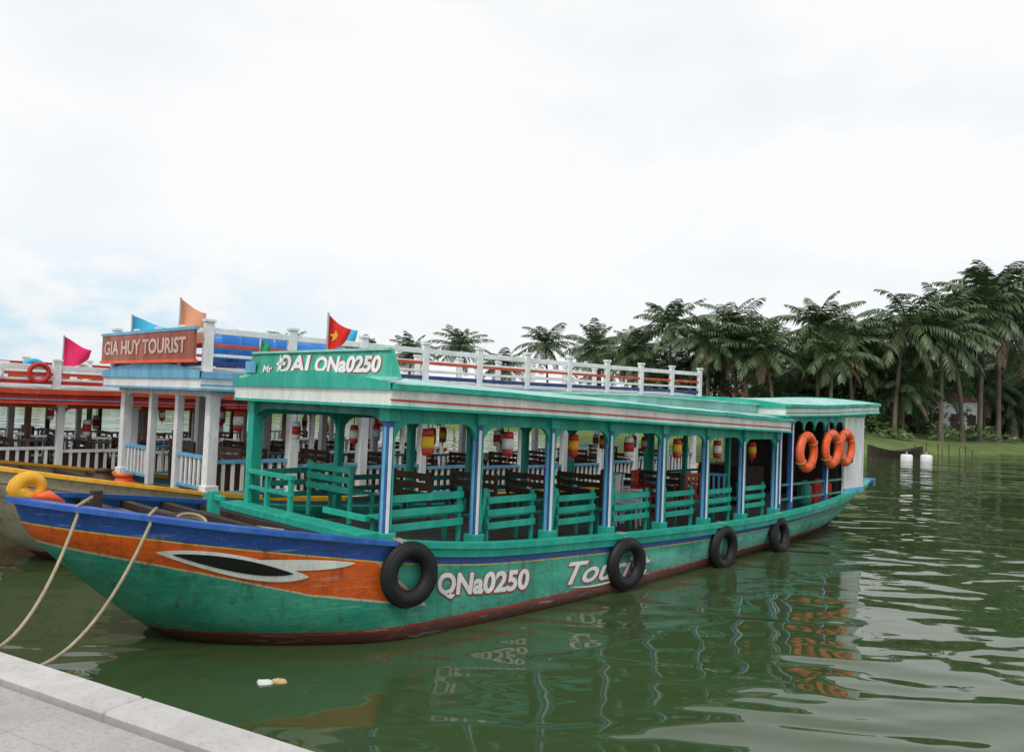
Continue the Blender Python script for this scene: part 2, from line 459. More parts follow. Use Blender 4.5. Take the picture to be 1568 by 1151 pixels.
for x,z in((10.95,1.93),(12.25,1.98),(13.05,2.0)):
    c=(x,-CW-.15,z); torus(mb,c,.34,.1,orange,RY@Matrix.Rotation(.1,3,'Z'),.85,36,12)
    for k in range(4):
        a=k*math.pi/2+.6
        p=Vector(c)+Vector((math.cos(a)*.34,0,math.sin(a)*.34))
        torus(mb,p,.1,.01,ropem,Matrix.Rotation(-a,3,'Y'),1,16,6)
    mb.tube([(x,-CW-.1,z+.36),(x,-CW-.05,z+.6)],.01,ropem,6)
mb.done(smooth=True)
mb=MB('benches',boat)
def bench(x0,x1,y):
    z0=sheer0((x0+x1)/2)-.1
    for k in range(3):
        mb.box(((x0+x1)/2,y,z0+.3+k*.17),(x1-x0,.03,.09),teal)
    for x in(x0+.03,x1-.03):
        mb.beam((x,y+.04,z0),(x,y+.04,z0+.74),.05,.05,teal)
        mb.beam((x+.1,y+.42,z0),(x+.1,y+.42,z0+.38),.05,.05,teal)
    for k in range(4): mb.box(((x0+x1)/2,y+.1+k*.1,z0+.4),(x1-x0,.085,.025),teal)
for i in range(len(PX)-1):
    a,b=PX[i],PX[i+1]
    if i==0: bench(a+.1,b-.1,-CW+.12)
    else:
        bench(a+.36,b-.12,-CW+.14)
        z0=sheer0(a)-.1
        mb.beam((a+.14,-CW+.12,z0),(a+.3,-CW+.12,z0+.76),.04,.07,teal)
        mb.beam((a+.32,-CW+.17,z0),(a+.16,-CW+.17,z0+.76),.04,.05,teald)
for i in range(len(PX)-1):
    a,b=PX[i],PX[i+1]; z0=sheer0(a)-.1
    c1=teal if i==0 else teald; c2=c1 if i<1 else wood
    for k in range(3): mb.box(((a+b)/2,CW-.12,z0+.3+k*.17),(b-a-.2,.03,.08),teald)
    yy0,yy1=.25,1.35
    for k in range(3): mb.box((a+.75,(yy0+yy1)/2,z0+.45+k*.14),(.03,yy1-yy0,.09),c2)
    for k in range(4): mb.box((a+.85+k*.1,(yy0+yy1)/2,z0+.4),(.085,yy1-yy0,.025),c2)
    for yy in(yy0+.03,yy1-.03):
        mb.box((a+.78,yy,z0+.4),(.05,.05,.8),c2); mb.box((a+1.15,yy,z0+.2),(.05,.05,.4),c2)
mb.done(bevel=.005)
mb=MB('bow_fittings',boat)
mb.box((-.22,.1,1.13),(.3,3.3,.09),teal)
mb.box((-.22,.1,1.03),(.26,3.2,.12),navy)
mb.box((.0,-.75,1.28),(.06,.9,.07),teal)
for y in(.35,.95,1.45): mb.beam((-.1,y,1.15),(-.1,y,1.62),.06,.06,teal)
mb.box((-.1,.9,1.62),(.08,1.2,.06),teal); mb.box((-.1,.9,1.4),(.05,1.2,.05),teal)
mb.beam((-.95,.75,1.1),(-.95,.75,1.45),.12,.12,teal); mb.beam((-.95,.5,1.38),(-.95,1.0,1.38),.06,.06,teal)
for k in range(5): torus(mb,(-1.7,-.3,1.17+.025*k),.2-.012*k,.02,ropem,Matrix.Rotation(.1*k,3,'X'),1,24,6)
mb.tube([(-1.5,-.2,1.2),(-1.2,-.5,1.16),(-.9,-.2,1.13),(-.6,-.6,1.1)],.015,ropem,6)
mb.box((-1.25,.55,1.16),(.4,.5,.1),dwood)
mb.beam((-2.6,0,1.3),(-2.6,0,1.62),.1,.1,dwood)
mb.done(bevel=.008)
mb=MB('carved_stem_head',boat)
pts=[];rr=[]
for i in range(26):
    t=i/25
    if t<.35:
        pts.append((-3.15-.2*t/.35,0,1.5+.16*t/.35)); rr.append(.085)
    else:
        a=(t-.35)/.65*5.2; r=.14*(1-.13*a)
        pts.append((-3.35+.14-math.cos(a)*r,0,1.66+math.sin(a)*r)); rr.append(.085-.055*(t-.35)/.65)
mb.tube(pts,.1,yellow,10,rr)
mb.tube([(-2.95,-.12,1.52),(-3.1,-.13,1.6),(-3.22,-.1,1.6)],.06,orange,8,[.03,.06,.03])
mb.done(smooth=True)
mb=MB('roof_name_board',boat)
zt=3.27; zb=2.93
x=-.16
vs=[(x,-1.9,zb),(x,1.7,zb),(x+.06,1.5,zt),(x+.06,-1.66,zt)]; th=.04
mb.add(vs+[(a+th,b,c) for a,b,c in vs],[(0,3,2,1),(4,5,6,7),(0,1,5,4),(1,2,6,5),(2,3,7,6),(3,0,4,7)],signm)
mb.sweep([(x-.01,-1.92,zb),(x-.01,1.72,zb)],.05,.04,ltgreen); mb.sweep([(x+.05,-1.66,zt),(x+.05,1.5,zt)],.05,.03,ltgreen)
def fs_(y0,zo):
    return lambda u,v,o:Vector((x+.06*(v+zo-zb)/(zt-zb)-o,y0-u,zo+v))
put_text(mb,'ĐAI',.31,fs_(.8,3.0),white,.01,width=.8,back=redlet,backoff=.02)
put_text(mb,'QNa0250',.26,fs_(-.14,3.01),white,.011,width=1.38,back=redlet,backoff=.02)
put_text(mb,'Mr',.13,fs_(1.14,3.0),white,.004,width=.24,back=redlet,backoff=.01)
mb.box((x-.012,1.45,3.07),(.01,.28,.16),ltblue)
mb.done()
mb=MB('hull_lettering',boat)
def hf(s0,d0):
    return lambda u,v,o:Sd(s0+u,d0-v,o+.004)
put_text(mb,'QNa0250',.34,hf(.43,.55),white,.013,width=1.65,shear=.15,back=redlet,backoff=.026)
put_text(mb,'Tourist',.42,hf(2.85,.58),white,.008,width=2.05,shear=.45,back=redlet,backoff=.018)
vs=[];fs=[]
for i in range(25):
    t=i/24; s_=lerp(2.9,4.9,t); dd=.62+.03*math.sin(t*6); w=.012*math.sin(math.pi*t)+.002
    vs+=[Sd(s_,dd-w,.012),Sd(s_,dd+w,.012)]
for i in range(24): fs.append((2*i,2*i+1,2*i+3,2*i+2))
mb.add(vs,fs,white)
def lens(x0,x1,hu,hd,p0,p1,off,mat,n=30):
    vs=[];fs=[]
    for i in range(n+1):
        t=i/n; s=lerp(x0,x1,t); dc=lerp(p0,p1,t); e=math.sin(math.pi*t)**.8 if 0<t<1 else 0
        for j in range(5):
            q=j/4; vs.append(Sd(s,dc-hu*e*(1-2*q) if q<.5 else dc+hd*e*(2*q-1),off))
    for i in range(n):
        for j in range(4): a=i*5+j; fs.append((a,a+1,a+6,a+5))
    mb.add(vs,fs,mat)
lens(-2.72,-1.45,.13,.15,.35,.45,.010,cream)
vs=[];fs=[]
for i in range(21):
    t=i/20; s=lerp(-2.05,-.8,t); w=.11*(1-t)**.7*(.25+t*.75)*1.6
    vs+=[Sd(s,lerp(.36,.245,t)-w*.6,.008),Sd(s,lerp(.38,.245,t)+w,.008)]
for i in range(20): fs.append((2*i,2*i+1,2*i+3,2*i+2))
mb.add(vs,fs,cream)
lens(-2.6,-1.6,.08,.09,.35,.43,.016,black)
mb.done()
mb=MB('tyre_fenders',boat)
for s,d,Rr in((-.12,.32,.27),(4.12,.38,.29),(7.15,.36,.3),(9.55,.34,.27)):
    p=Sd(s,d,.1)
    R=RY@Matrix.Rotation(random.uniform(-.12,.12),3,'X')@Matrix.Rotation(random.uniform(-.12,.12),3,'Y')
    torus(mb,p,Rr,.1,rubber,R,.85,40,12)
    for q in(-.05,-.02,.02,.05):
        torus(mb,p+R@Vector((0,0,q)),Rr+.088-abs(q)*.35,.012,rubber,R,1,40,6)
    torus(mb,p+R@Vector((0,0,.06)),Rr-.035,.01,rubber,R,1,40,6)
    g=Sd(s,0,.02)
    for e in(-.03,.03): mb.tube([p+Vector((e,0,Rr)),g+Vector((e,-.04,.05)),g+Vector((e,.1,.06))],.012,ropem,6)
mb.done(smooth=True)
mb=MB('hanging_lanterns',boat)
cs=[(red,gold,red),(red,white,red),(red,yellow,red),(white,red,white),(red,white,ltblue)]
for i in range(len(PX)-1):
    xx=(PX[i]+PX[i+1])/2
    lantern(mb,xx,-1.4,zr(xx)-.64,cs[i%4],1.15)
    lantern(mb,xx+.1,0.3,zr(xx)-.64,cs[(i+1)%5],.9)
    lantern(mb,xx-.2,1.3,zr(xx)-.64,cs[(i+3)%5],.9)
mb.done(smooth=True)

# ============================================================ neighbours
def neighbour(name,off,sx,cfg):
    o=O1+DY*off+DX*sx
    e=empty(name,o,ANG)
    build_hull(e,cfg['hull'],cfg['cap'],cfg['capbow'],cfg['rail'],-.3)
    cw=cfg['cw']; L=cfg['L']; n=cfg['n']; xs=[L*i/n for i in range(n+1)]
    z=cfg['zr']; pw=cfg.get('pw',.13)
    mb=MB('roof_posts',e)
    for sg in(-1,1):
        for x in xs:
            z0=sheer0(x)-.05; z1=z(x)-.2; q=pw if x<3 else pw*.85
            mb.box((x,sg*cw,(z0+z1)/2),(q,q,z1-z0),cfg['post'])
            mb.box((x,sg*cw,z0+.1),(q+.06,q+.06,.2),cfg['post']); mb.box((x,sg*cw,z1-.1),(q+.06,q+.06,.1),cfg['post'])
    for y in(-.55,.55): mb.box((0,y,(1+z(0)-.2)/2),(.12,.12,z(0)-.2-1),cfg['post'])
    mb.done(bevel=.008)
    mb=MB('balustrade',e)
    bh=cfg['bh']
    for sg in(-1,1):
        for i in range(n):
            a,b=xs[i]+.06,xs[i+1]-.06; z0=sheer0((a+b)/2)-.02
            y=sg*cw
            mb.beam((a,y,z0+bh),(b,y,z0+bh),.06,.06,cfg['balrail']); mb.beam((a,y,z0+.12),(b,y,z0+.12),.05,.05,cfg['balrail'])
            k=int((b-a)/.16)
            for q in range(1,k):
                xx=lerp(a,b,q/k); mb.box((xx,y,z0+.12+(bh-.12)/2),(.055,.03,bh-.16),cfg['bal'])
    for ya,yb in((-cw+.06,-.6),(.6,cw-.06)):
        z0=1.02
        mb.beam((0,ya,z0+bh),(0,yb,z0+bh),.06,.06,cfg['balrail']); mb.beam((0,ya,z0+.12),(0,yb,z0+.12),.05,.05,cfg['balrail'])
        for q in range(1,7): mb.box((0,lerp(ya,yb,q/7),z0+.12+(bh-.12)/2),(.03,.055,bh-.16),cfg['bal'])
    mb.done()
    mb=MB('roof',e)
    roof_part(mb,-.35,L+.2,z,cw+.3,cfg['top'],cfg['edge'],cfg['band'],cfg['line'],ceil=cfg['ceil'])
    for sg in(-1,1):
        for i in range(n):
            a,b=xs[i],xs[i+1]
            mb.arch((a+.06,sg*cw),(b-.06,sg*cw),z((a+b)/2)-.24,z((a+b)/2)-.36,z((a+b)/2)-.5,.04,cfg['arch'],cw=.2,n=6)
    mb.arch((0,-cw+.05),(0,cw-.05),z(0)-.24,z(0)-.38,z(0)-.5,.05,cfg['arch'],cw=.3)
    mb.done()
    mb=MB('roof_railing',e)
    rh=cfg['rh']; ry=cw+.15; m=cfg['rn']
    for sg in(-1,1):
        for i in range(m+1):
            x=-.2+(L+.2)*i/m; mb.box((x,sg*ry,z(x)+rh/2),(.15,.09,rh),white)
            mb.box((x,sg*ry,z(x)+rh+.03),(.18,.13,.05),white)
        P=[(-.2+(L+.2)*i/20,sg*ry,z(-.2+(L+.2)*i/20)) for i in range(21)]
        mb.sweep(P,.05,.1,cfg.get('rt',white),oz=rh-.12); mb.sweep(P,.04,.06,cfg['rr1'],oz=rh*.55); mb.sweep(P,.04,.08,cfg['rr2'],oz=.14)
        mb.sweep(P,.04,.05,white,oz=rh*.35)
    for i in range(5):
        y=lerp(-ry,ry,i/4)
        if 0<i<4: mb.box((-.2,y,z(0)+rh/2),(.08,.12,rh),white)
    for h,c in((rh-.12,white),(rh*.55,cfg['rr1']),(.14,cfg['rr2'])):
        mb.box((-.2,0,z(0)+h),(.05,2*ry-.1,.08),c)
    mb.done(bevel=.006)
    mb=MB('interior',e)
    for i in range(n):
        a=xs[i]; z0=sheer0(a)-.1
        for y in(-.9,.9):
            for k in range(3): mb.box((a+.7,y,z0+.5+k*.13),(.03,1.1,.09),wood)
            mb.box((a+.9,y,z0+.42),(.42,1.1,.04),wood)
            for yy in(-.5,.5): mb.box((a+.72,y+yy,z0+.4),(.05,.05,.8),wood); mb.box((a+1.05,y+yy,z0+.2),(.05,.05,.4),wood)
        mb.box((a+.5,-cw+.1,z0+.35),(.9,.04,.6) ,cfg['inpan'])
    mb.done(bevel=.004)
    mb=MB('hanging_lanterns',e)
    for i in range(n):
        if i%2==0: lantern(mb,xs[i]+.6,-cw+.3,z(xs[i])-.75,cs[(i*3+1)%4],1.2)
        else: lantern(mb,xs[i]+.3,cw-.3,z(xs[i])-.75,cs[i%4],1.2)
    mb.done(smooth=True)
    return e
h2=hull_mat('hull_paint_cream',(.42,.36,.26),(.45,.38,.26),(.42,.36,.26),(.1,.03,.02),pale=None)
ored=paint('orange_red_paint',(.6,.07,.02),grime=.35)
b2=neighbour('railed_tour_boat',5.1,.2,dict(hull=h2,cap=yellow,capbow=yellow,rail=ltblue,cw=1.78,L=14.5,n=10,zr=herm([(-.5,3.0),(7,3.02),(15,3.12)]),pw=.17,
    post=white,bal=white,balrail=ltblue,bh=.62,top=roofg,edge=ltblue,band=white,line=ltblue,ceil=wood,arch=white,rh=.78,rn=10,rr1=ored,rr2=navy,inpan=wood))
h3=hull_mat('hull_paint_brown',(.2,.06,.03),(.35,.28,.2),(.2,.06,.03),(.1,.3,.5),pale=None)
b3=neighbour('red_roofed_tour_boat',10.4,-3.3,dict(hull=h3,cap=wood,capbow=wood,rail=red,cw=1.75,L=13,n=9,zr=herm([(-.5,2.62),(7,2.62),(14,2.7)]),
    post=white,bal=white,balrail=white,bh=.6,top=roofg,edge=ored,band=red,line=ltblue,ceil=dwood,arch=ored,rh=.55,rn=9,rr1=ored,rr2=red,inpan=wood))
b4=neighbour('moored_tour_boat',15.6,-2.5,dict(hull=h2,cap=wood,capbow=wood,rail=blue,cw=1.75,L=13,n=9,zr=herm([(-.5,2.75),(7,2.75),(14,2.8)]),
    post=wood,bal=white,balrail=white,bh=.6,top=roofg,edge=ored,band=cream,line=red,ceil=dwood,arch=white,rh=.6,rn=9,rr1=red,rr2=ored,rt=red,inpan=wood))

mb=MB('roof_name_board',b2)
mb.box((-.42,.0,3.42),(.05,3.9,.46),pink); mb.box((-.42,.0,3.68),(.07,4.0,.05),ltblue); mb.box((-.42,0,3.17),(.07,4.0,.05),orange)
put_text(mb,'GIA HUY TOURIST',.34,lambda u,v,o:Vector((-.445-o,1.8-u,3.31+v)),paint('letter_pale',(.65,.5,.42)),.01,width=3.5,back=redlet,backoff=.02)
mb.done()
mb=MB('deck_pots',b2)  # orange and brown pots standing on the foredeck
for y in(-.7,.2):
    mb.lathe((-.9,y,1.12),[(.0,.0),(.24,.0),(.27,.05),(.14,.1),(.12,.17),(.17,.2),(.001,.23)],orange if y<0 else wood,16)
mb.done(smooth=True)
mb=MB('life_rings',b3)
for i,x in enumerate((1.6,2.4,4.6)):
    torus(mb,(x,-1.98,2.93),.17,.045,[white,red,orange][i],RY,.9,24,8)
mb.done(smooth=True)
mb=MB('life_rings',b4)
for i,x in enumerate((1.2,2.9,4.0,5.5)): torus(mb,(x,-1.98,3.05),.24,.07,[orange,cyan,white,orange][i],RY,.9,24,8)
mb.done(smooth=True)

bluep=paint('blue_plastic',(.01,.17,.58),.35,.15)
tank=MB('water_tank')
c=O1+DY*5.4+DX*1.9+Vector((0,0,3.55))
R=Matrix.Rotation(ANG,3,'Z')@Matrix.Rotation(rad(90),3,'Y')
prof=[(.001,-.85),(.25,-.83),(.33,-.74),(.34,-.4),(.355,-.38),(.355,-.33),(.34,-.31),(.34,.31),(.355,.33),(.355,.38),(.34,.4),(.33,.74),(.25,.83),(.001,.85)]
tank.lathe(c,prof,bluep,28,R)
for k in(-.5,.5):
    q=O1+DY*5.4+DX*(1.9+k)
    tank.box(q+Vector((0,0,3.19)),(.1,.6,.16),wood,Matrix.Rotation(ANG,3,'Z'))
tank.done(smooth=False)
mb=MB('blue_tarpaulin'); c=O1+DY*6.1+DX*3.4+Vector((0,0,3.15))
RR=Matrix.Rotation(ANG,3,'Z'); vs=[];fs=[]
for i in range(13):
    for j in range(9):
        u=i/12*2-1; v=j/8*2-1
        h=.72*(max(0,1-abs(u)**4)*max(0,1-abs(v)**3))**.5+.03*math.sin(7*u+3*v)
        vs.append(c+RR@Vector((u*1.2,v*.7,h)))
for i in range(12):
    for j in range(8): a=i*9+j; fs.append((a,a+9,a+10,a+1))
mb.add(vs,fs,bluep); mb.done(smooth=True)

def flag(x,y,z0,zt,w,h,mat,star=False,tri=False,d=(.9,.35)):
    mb=MB('flag')
    mb.tube([(x,y,z0),(x,y,zt)],.015,steel,6)
    dv=Vector((d[0],d[1],0)).normalized(); nv=Vector((-dv.y,dv.x,0))
    vs=[];fs=[];n=10;m=6
    def P(t,q):
        hh=h*(1-t*.75) if tri else h*(1-.1*t)
        return Vector((x,y,zt-.02-q*hh))+dv*(t*w*(1-.12*q))+nv*(.07*math.sin(5*t+2*q))+Vector((0,0,-.35*t*h*(1+.3*math.sin(3*t))))
    for i in range(n+1):
        for j in range(m+1): vs.append(P(i/n,j/m))
    for i in range(n):
        for j in range(m): a=i*(m+1)+j; fs.append((a,a+1,a+m+2,a+m+1))
    mb.add(vs,fs,mat)
    if star:
        for sg in(-1,1):
            c=P(.38,.55)+nv*sg*.02; pv=[]
            for k in range(10):
                r=.085 if k%2==0 else .036; a=math.pi/2+k*math.pi/5
                pv.append(c+dv*r*math.cos(a)+Vector((0,0,r*math.sin(a))))
            pv.append(c); mb.add(pv,[(10,k,(k+1)%10) for k in range(10)],gold)
    return mb.done(smooth=True)
flag(-9.6,17.0,2.6,3.78,.55,.75,magenta,tri=True)
flag(-7.45,15.5,3.2,4.15,.8,.65,cyan,tri=True)
flag(-5.68,13.5,3.2,4.28,.42,.62,peach)
flag(-2.62,11.2,2.9,3.88,.32,.55,flagred,star=True,tri=True)
flag(-3.45,15.4,3.2,4.15,.42,.35,cyan)
flag(-4.1,12.9,3.2,3.6,.16,.2,paint('green_cloth',(.02,.3,.12),.8,.1))

def rope(a,b,sag,r=.016,n=24):
    a=Vector(a);b=Vector(b); out=[]
    for i in range(n+1):
        t=i/n; p=a.lerp(b,t); p.z-=sag*4*t*(1-t); out.append(p)
    mb.tube(out,r,ropem,7)
mb=MB('mooring_rope')
def L2W(v): return O1+DX*v.x+DY*v.y+Vector((0,0,v.z))
a1=L2W(Sd(-3.1,.02,.06)); a2=L2W(Sd(-2.6,.02,.06))
for a in(a1,a2):
    rope(a,(-3.75,5.15,1.16),.66 if a is a1 else .78)
for s in(-3.1,-2.6):
    pts=[L2W(Sd(s,-.05,.03)),L2W(Sd(s,-.05,-.25))]
    mb.tube([L2W(Sd(s,.02,.06))]+pts,.017,ropem,7)
mb.done(smooth=True)
mb=MB('mooring_rope')
rope(O1+DY*5.1+DX*-2.8+Vector((0,-.2,1.5)),(-4.6,5.6,1.15),.3)
mb.done(smooth=True)

def chair(loc,rz,mat):
    mb=MB('plastic_chair'); R=Matrix.Rotation(rz,3,'Z'); L=Vector(loc)
    def bx(c,s): mb.box(L+R@Vector(c),s,mat,R)
    bx((0,0,.43),(.42,.42,.03))
    for x in(-.18,.18):
        for y in(-.18,.18): bx((x,y,.21),(.04,.04,.42))
    for k in range(4): bx((-.15+k*.1,.21,.66),(.05,.025,.44))
    bx((0,.21,.88),(.42,.03,.06))
    for x in(-.21,.21): bx((x,0,.62),(.035,.4,.03)); bx((x,-.18,.52),(.035,.035,.2))
    mb.done(bevel=.008)
for (sx,y,r,m) in ((6.1,-.6,.4,white),(6.6,-.2,1.2,white),(9.0,-.7,2.0,ltblue),(7.6,.1,.2,red),(8.4,-.4,2.6,red)):
    p=O1+DX*sx+DY*y; chair((p.x,p.y,sheer0(sx)-.12),ANG+r,m)

mb=MB('water_glare')  # small cream and orange patches, glare on the water put in as colour
rn=random.Random(3); glarem=paint('glare_orange',(.6,.42,.2),.5,.4)
for (cx,cy,r0) in((-2.2,7.55,.075),(-2.08,7.6,.06)):
    vs=[];k=10
    for i in range(k):
        a=i*2*math.pi/k; r=r0*rn.uniform(.7,1.25); vs.append((cx+math.cos(a)*r*1.4,cy+math.sin(a)*r*.8,-.01))
    for i in range(k):
        v=vs[i]; vs.append((cx+(v[0]-cx)*.75,cy+(v[1]-cy)*.75,rn.uniform(.01,.03)))
    vs.append((cx,cy,.03))
    fs=[(i,(i+1)%k,k+(i+1)%k,k+i) for i in range(k)]+[(k+i,k+(i+1)%k,2*k) for i in range(k)]
    mb.add(vs,fs,cream if cx<-2.1 else glarem)
mb.done()

# ============================================================ QUAY
m,t,p=newmat('quay_concrete')
tc=t.n('ShaderNodeTexCoord'); v=tc.outputs['Object']
n1=t.noise(v,1.2,6,.7); n2=t.noise(v,40,4,.7); n3=t.noise(v,5,4,.6)
col=t.mix(t.ramp(n1,.3,.7),(.36,.34,.33),(.49,.47,.45))
col=t.mix(t.m('MULTIPLY',t.ramp(n2,.48,.68),.55),col,(.25,.235,.22))
col=t.mix(t.m('MULTIPLY',t.ramp(n3,.54,.66),.35),col,(.26,.24,.22))
br=t.n('ShaderNodeTexBrick'); t.l(v,br.inputs['Vector']); br.inputs['Scale'].default_value=1.0
br.inputs['Brick Width'].default_value=1.2; br.inputs['Row Height'].default_value=.6; br.inputs['Mortar Size'].default_value=.005
br.offset=.5
col=t.mix(t.m('MULTIPLY',br.outputs['Fac'],.22),col,(.18,.17,.16))
t.l(col,p.inputs['Base Color']); p.inputs['Roughness'].default_value=.85
b=t.n('ShaderNodeBump'); b.inputs['Strength'].default_value=.6; b.inputs['Distance'].default_value=.01
t.l(t.m('SUBTRACT',n2,br.outputs['Fac']),b.inputs['Height']); t.l(b.outputs[0],p.inputs['Normal'])
quaym=m
edge=Vector((2.3,-1.24,0)).normalized()
qe=empty('quay',(-3.04,4.83,0),math.atan2(edge.y,edge.x))
mb=MB('slab',qe); mb.box((0,-15.3,.3),(70,30,1.6),quaym); mb.done()
mb=MB('coping',qe)
for i in range(-16,17): mb.box((i*1.5+.6,-.1,.855+random.uniform(-.002,.002)),(1.494,.24,.5),paint('coping_stone',(.52,.5,.48),.8,.2,stretch=(1,1,1)))
mb.done(bevel=.014)

# ============================================================ WATER
m,t,p=newmat('river_water')
tc=t.n('ShaderNodeTexCoord'); v=tc.outputs['Object']
n0=t.noise(v,.08,3)
col=t.mix(n0,(.034,.062,.022),(.055,.086,.034))
t.l(col,p.inputs['Base Color']); p.inputs['Roughness'].default_value=.012; p.inputs['IOR'].default_value=1.38
mp=t.n('ShaderNodeMapping'); mp.inputs['Rotation'].default_value=(0,0,rad(-12)); mp.inputs['Scale'].default_value=(.5,1.0,1); t.l(v,mp.inputs[0])
a=t.noise(mp.outputs[0],.85,1,.4); a.node.inputs['Distortion'].default_value=1.1
c_=t.noise(mp.outputs[0],2.6,1,.4)
big=t.ramp(t.noise(v,.14,2),.36,.6)
h=t.m('ADD',t.m('MULTIPLY',a,t.m('ADD',t.m('MULTIPLY',big,.07),.03)),t.m('MULTIPLY',c_,t.m('ADD',t.m('MULTIPLY',big,.013),.006)))
bm=t.n('ShaderNodeBump'); bm.inputs['Strength'].default_value=1; bm.inputs['Distance'].default_value=1
t.l(h,bm.inputs['Height']); t.l(bm.outputs[0],p.inputs['Normal'])
mb=MB('river_water'); mb.add([(-1500,-300,0),(1500,-300,0),(1500,2500,0),(-1500,2500,0)],[(0,1,2,3)],m); mb.done()

# ============================================================ FAR BANK
m,t,p=newmat('bank_grass')
tc=t.n('ShaderNodeTexCoord'); v=tc.outputs['Object']
col=t.mix(t.ramp(t.noise(v,.3,6,.7),.35,.65),(.07,.13,.03),(.15,.21,.05)); col=t.mix(t.ramp(t.noise(v,1.7,4),.55,.7),col,(.13,.1,.06))
t.l(col,p.inputs['Base Color']); p.inputs['Roughness'].default_value=.9
grass=m
shore=[(-900,420),(-200,150),(-60,112),(-20,96),(0,84),(14,66),(26,59),(36,64),(50,74),(80,92),(200,160),(900,500)]
fn=herm(shore)
mb=MB('far_bank_ground'); xs=[-900,-600,-400,-250,-150]+[-100+i*2 for i in range(126)]+[180,240,320,420,600,900]
rows=[(0,-.3),(.6,.05),(1.5,.45),(4,.8),(9,1.2),(18,1.5),(60,1.6),(300,2),(1800,2)]
vs=[];fs=[]
for x in xs:
    for dy,z in rows:
        j=random.uniform(-.25,.25) if dy<1 else 0
        vs.append((x,fn(x)+dy+j*2,z+(random.uniform(-.12,.12) if dy>1 else 0)))
k=len(rows)
for i in range(len(xs)-1):
    for j in range(k-1): a=i*k+j; fs.append((a,a+k,a+k+1,a+1))
mb.add(vs,fs,grass); mb.done(smooth=True)

def leafmat(name,c1,c2,c3):
    m,t,p=newmat(name)
    tc=t.n('ShaderNodeTexCoord'); oi=t.n('ShaderNodeObjectInfo'); g=t.n('ShaderNodeNewGeometry')
    f=t.noise(tc.outputs['Object'],.7,2)
    col=t.mix(t.ramp(f,.35,.65),c1,c2); col=t.mix(t.m('MULTIPLY',g.outputs['Random Per Island'],.6),col,c3)
    col=t.mix(t.m('MULTIPLY',oi.outputs['Random'],.35),col,c1)
    t.l(col,p.inputs['Base Color']); p.inputs['Roughness'].default_value=.42
    return m
palmleaf=leafmat('palm_leaf',(.045,.095,.035),(.09,.15,.055),(.15,.2,.09))
deadleaf=leafmat('dry_palm_leaf',(.14,.1,.045),(.24,.16,.08),(.2,.16,.07))
bushleaf=leafmat('bush_leaf',(.035,.07,.02),(.075,.14,.035),(.14,.2,.05))
dryleaf=leafmat('dry_bush_leaf',(.14,.06,.035),(.22,.1,.05),(.18,.14,.06))
trunkm=paint('palm_trunk',(.15,.13,.1),.9,.5)
coco=paint('coconut',(.2,.2,.04),.6,.3)

def palm_mesh(seed,H):
    rnd=random.Random(seed); mb=MB('palm')
    lean=rnd.uniform(-.9,.9); ly=rnd.uniform(-.8,.8); pts=[];rr=[]
    for i in range(11):
        t=i/10; pts.append((lean*t*t*1.2,ly*t*t,H*t-.3)); rr.append(.2-.09*t+(.1 if i==0 else 0)+rnd.uniform(-.008,.008))
    mb.tube(pts,.2,trunkm,8,rr)
    top=Vector(pts[-1])
    nf=rnd.randint(28,34)
    for i in range(nf):
        az=i*2.39996+rnd.uniform(-.35,.35); q=i/nf
        el=rad(lerp(84,-55,q**.85)+rnd.uniform(-12,12)); L=rnd.uniform(3.8,4.9)*(.85 if q<.12 else 1)
        dead=q>.92
        h=Vector((math.cos(az),math.sin(az),0)); side=Vector((-h.y,h.x,0)); p=top.copy(); P=[];D=[];n=10
        droop=rad(rnd.uniform(45,95))*(1-.3*q)
        tw=rnd.uniform(-.5,.5)
        for k in range(n+1):
            e=el-droop*(k/n)**1.6; e=max(e,rad(-86)); d=h*math.cos(e)+Vector((0,0,math.sin(e)))+side*tw*(k/n)*.3; d.normalize()
            P.append(p.copy());D.append(d); p=p+d*L/n
        mat=deadleaf if dead else palmleaf
        mb.tube(P,.03,mat,3,[.045*(1-k/n*.85) for k in range(n+1)])
        ns=24
        for k in range(ns):
            t=.12+.88*k/(ns-1); f=t*n; a=min(int(f),n-1); q0=P[a].lerp(P[a+1],f-a); d=D[a]
            ll=1.2*math.sin(math.pi*(.17+.75*t))**.7*(L/4.2)
            for sg in(-1,1):
                if rnd.random()<.06: continue
                dirv=(side*sg*.8+d*rnd.uniform(.4,.75)+Vector((0,0,-.1-.4*rnd.random()-.35*q))).normalized()
                w=d*.072
                m_=q0+dirv*ll*.55; e_=m_+ (dirv+Vector((0,0,-.65))).normalized()*ll*.5
                mb.add([q0-w*.7,q0+w*.7,m_+w,m_-w,e_],[(0,1,2,3),(3,2,4)],mat)
    for k in range(7):
        a=k*.9; c=top+Vector((math.cos(a)*.28,math.sin(a)*.28,-.25-.12*(k%3)))
        mb.lathe(c,[(.001,-.15),(.1,-.1),(.13,0),(.1,.1),(.001,.15)],coco,7)
    o=mb.done(); me=o.data; bpy.data.objects.remove(o); return me
PH=[(11,10.5),(12,11.5),(13,9.5),(14,12),(15,10),(16,6.0),(17,4.5)]
PM=[(palm_mesh(s,h),h) for s,h in PH]
plist=[(-13.3,103,11.4),(-6.8,98,12),(-1.3,102,9.9),(4.2,90,12.1),(9.5,86,11.8),(13.8,87,12.2),(15.3,77,13.7),(19.8,81,11.9),(21.3,75,13.6),
 (25.7,79,12.4),(27.3,71,13.8),(33,77,12.8),(34.2,71,14.4),(41.7,79,13.5),(41.4,73,15.1),(44,72.5,17.6),(47.2,74,18.6),(52,80,17.5),(58,84,16),(66,90,15),(-20,106,11),(-32,112,12),(38,70,13.2),(30.2,70.5,12.2),(23.5,71,10.9),(18,73,12)]
rnd=random.Random(5)
